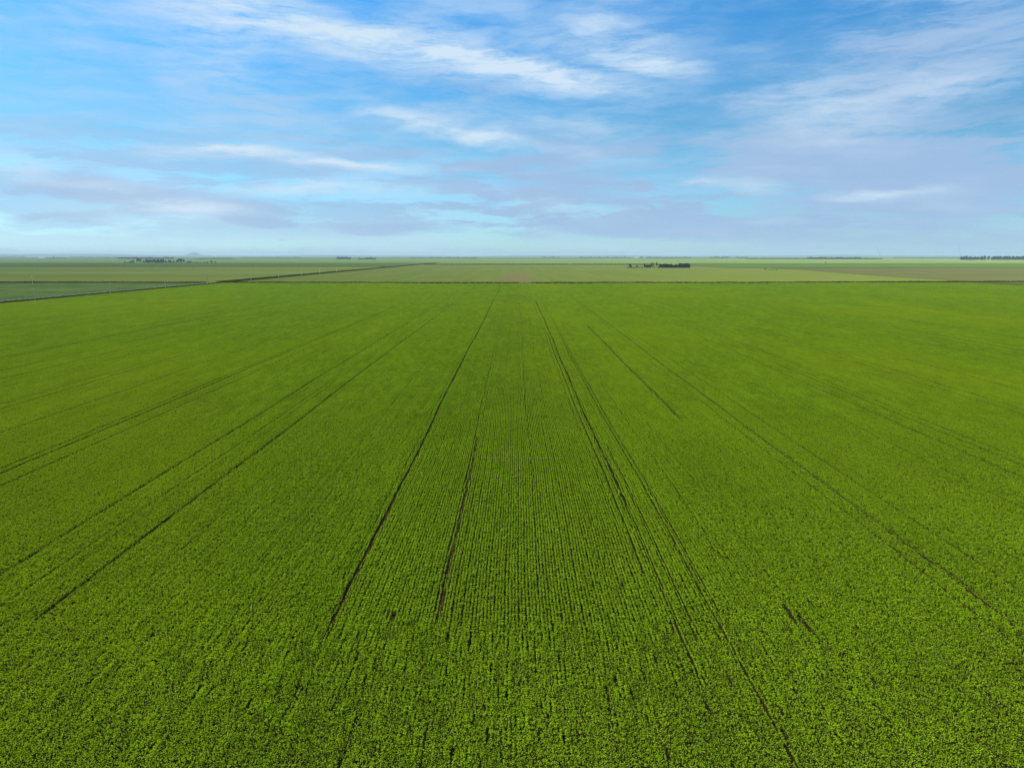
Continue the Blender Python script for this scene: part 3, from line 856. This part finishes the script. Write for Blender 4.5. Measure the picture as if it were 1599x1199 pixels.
for k, y in enumerate(pole_ys):
    r = bpy.data.objects.new("power_pole", None); COL.objects.link(r)
    r.location = (ROAD_X + 13.2, y, 0); r.rotation_euler = (math.radians(random.uniform(-1, 1)), math.radians(random.uniform(-1, 1)), math.radians(8))
    if k < 4: tag(r, pole_labels[k], "power pole", "power poles along the road")
    elif k == 4: tag(r, "first power pole beyond the dark weedy strip, beside the road", "power pole", "power poles along the road")
    else: tag(r, "distant power pole further up the road beyond the dark weedy strip", "power pole", "distant power poles up the road")
    link("shaft", pole_me, (), r)
    if k < 5:
        a = link("crossarm", arm_me, (), r)
        for sx in (-1.2, 0.55, 1.2):
            i = link("insulator", ins_me, (), a); i.location = (sx, -0.22, 8.2)
r = bpy.data.objects.new("power_pole", None); COL.objects.link(r)
xx, yy = gp(51, 443.6); r.location = (xx, yy, 0)
tag(r, "lone faint pole in the field left of the road, by the dark weedy strip", "power pole")
link("shaft", pole_me, (), r); link("crossarm", arm_me, (), r)

# ------------------------------------------------------------------ far buildings and masts
m_white = simple_mat("white_metal_sheet", (0.80, 0.80, 0.78), 0.04, 0.2, 0.5)
m_greyroof = simple_mat("grey_metal_roof", (0.62, 0.63, 0.64), 0.05, 0.2, 0.5)
m_door = simple_mat("shed_door_grey", (0.25, 0.26, 0.27), 0.05, 0.2, 0.6)
def shed(u, vb, wpx, hpx, label):
    x, y = gp(u, vb); dep = y/F_PX; w, h = wpx*dep, hpx*dep; d = w*0.35
    r = bpy.data.objects.new("farm_shed", None); COL.objects.link(r); r.location = (x, y, 0); r.rotation_euler = (0, 0, math.radians(-4))
    tag(r, label, "shed")
    eh = h*0.62
    v = [(-w/2,-d/2,-.5),(w/2,-d/2,-.5),(w/2,d/2,-.5),(-w/2,d/2,-.5),(-w/2,-d/2,eh),(w/2,-d/2,eh),(w/2,d/2,eh),(-w/2,d/2,eh),(-w/2,0,h),(w/2,0,h)]
    wl = link("wall", poly_mesh("wall", v, [(0,1,5,4),(2,3,7,6),(1,2,6,9,5),(3,0,4,8,7)]), [m_white], r)
    o = 0.04*h
    rv = []
    for zz in (0.0, o):
        rv += [(-w/2-o, -d/2-o, eh-.2*o+zz), (w/2+o, -d/2-o, eh-.2*o+zz), (w/2+o, 0, h+zz+o*.3), (-w/2-o, 0, h+zz+o*.3), (-w/2-o, d/2+o, eh-.2*o+zz), (w/2+o, d/2+o, eh-.2*o+zz)]
    rf = [(6,7,8,9),(9,8,11,10),(3,2,1,0),(4,5,2,3),(0,1,7,6),(5,4,10,11),(1,2,8,7),(2,5,11,8),(3,0,6,9),(4,3,9,10)]
    link("roof", poly_mesh("roof", rv, rf), [m_greyroof if u > 500 else m_white], r)
    link("door", MB().box((w*0.22, -d/2-0.15, eh*0.4), (w*0.16, 0.25, eh*0.8)).mesh("door"), [m_door], r)
shed(65.5, 403.6, 8.0, 1.9, "long low white farm shed on the far left horizon")
shed(994, 403.2, 6.0, 1.5, "pale far shed on the horizon behind the left end of the dark grove")
shed(1007, 403.2, 4.0, 1.4, "smaller pale far shed on the horizon above the middle of the dark grove")

m_mast = simple_mat("galvanised_steel", (0.30, 0.31, 0.33), 0.05, 0.5, 0.6)
def mast(u0, v0, u1, v1, label):
    x, y = gp(u0, v0); dep = y/F_PX
    tx = (u1-u0)*dep; h = (v0-v1)*dep
    r = bpy.data.objects.new("radio_mast", None); COL.objects.link(r); r.location = (x, y, 0); tag(r, label, "mast")
    mb = MB(); axis = Vector((tx, 0, h)); L = axis.length; s = 0.95*dep*0.22
    legs = [Vector((s*math.cos(a), s*math.sin(a), 0)) for a in (0.3, 2.4, 4.5)]
    n = 26; rr = 0.10*dep*0.8
    for p in legs: mb.tube(p - Vector((0, 0, 1)), p*0.5 + axis, rr, rr*0.6, 5)
    for k in range(n):
        a, b = k/n, (k+1)/n
        for i in range(3):
            p, q = legs[i]*(1-.5*a) + axis*a, legs[(i+1) % 3]*(1-.5*b) + axis*b
            mb.tube(p, q, rr*0.5, rr*0.5, 4)
    link("lattice", mb.mesh("lattice"), [m_mast], r)
    link("antenna", MB().tube(axis, axis + axis.normalized()*L*0.04, rr*.6, rr*.3, 5).mesh("antenna"), [m_mast], r)
mast(1376.5, 404.6, 1367.6, 384.5, "thin grey mast leaning left at the right end of the far tree belt")
mast(1503.0, 404.2, 1495.0, 386.0, "thin grey mast leaning left beside the shelterbelt at the right edge")

# ------------------------------------------------------------------ low blue rise on the horizon
def hills():
    v, f = [], []; n = 520
    for i in range(n):
        az = math.radians(-50 + 100*i/(n-1)); d = 30000.0
        u = CX + F_PX*math.tan(az)
        h = 55 + 22*math.sin(az*19) + 12*math.sin(az*47+1) + (60 if u < 330 else 0)*0.5*(1+math.tanh((330-u)/120))
        h = max(h * 0.7, 176 * max(0.0, 1 - abs(u - 303)/15.0) ** 0.8 + 9*math.sin(u*1.3))
        for dd, z in ((d-1500, -0.7), (d, h), (d+1500, -0.7)): v.append((dd*math.sin(az), dd*math.cos(az), z))
    for i in range(n-1):
        for k in range(2): f.append((i*3+k, (i+1)*3+k, (i+1)*3+k+1, i*3+k+1))
    return poly_mesh("hills", v, f)
m_hill = simple_mat("far_rise", (0.07, 0.09, 0.05), 0.2, 0.001)
tag(link("hills", hills(), [m_hill]), kind="structure")

# ------------------------------------------------------------------ haze
HAZE_D = 0.000047
B = 44000.0
hz = MB().box((0, 0, (196 - 2)/2), (2*B, 2*B, 198)).mesh("haze")
m, nt, out = new_mat("air_haze")
pv = nt.add("ShaderNodeVolumePrincipled")
pv.inputs["Color"].default_value = (0.44, 0.58, 0.72, 1); pv.inputs["Density"].default_value = HAZE_D; pv.inputs["Anisotropy"].default_value = 0.0
nt.l.new(pv.outputs[0], out.inputs["Volume"])
m.cycles.homogeneous_volume = True if hasattr(m.cycles, "homogeneous_volume") else None
o = link("haze", hz, [m]); tag(o, kind="stuff", label="thin even blue haze lying over the whole plain", cat="haze")

# ------------------------------------------------------------------ render settings
scene.view_settings.view_transform = "Standard"
scene.view_settings.look = "None"
scene.view_settings.exposure = EXPO
scene.view_settings.gamma = 1.0
scene.view_settings.use_curve_mapping = False
scene.render.engine = "CYCLES"
cy = scene.cycles
cy.max_bounces = 4; cy.diffuse_bounces = 2; cy.glossy_bounces = 1; cy.transmission_bounces = 2; cy.volume_bounces = 1; cy.transparent_max_bounces = 4
cy.use_denoising = True; cy.denoiser = "OPENIMAGEDENOISE"; cy.denoising_input_passes = "RGB_ALBEDO_NORMAL"; cy.denoising_prefilter = "NONE"
cy.use_adaptive_sampling = True; cy.adaptive_threshold = 0.01
cy.sample_clamp_indirect = 4.0
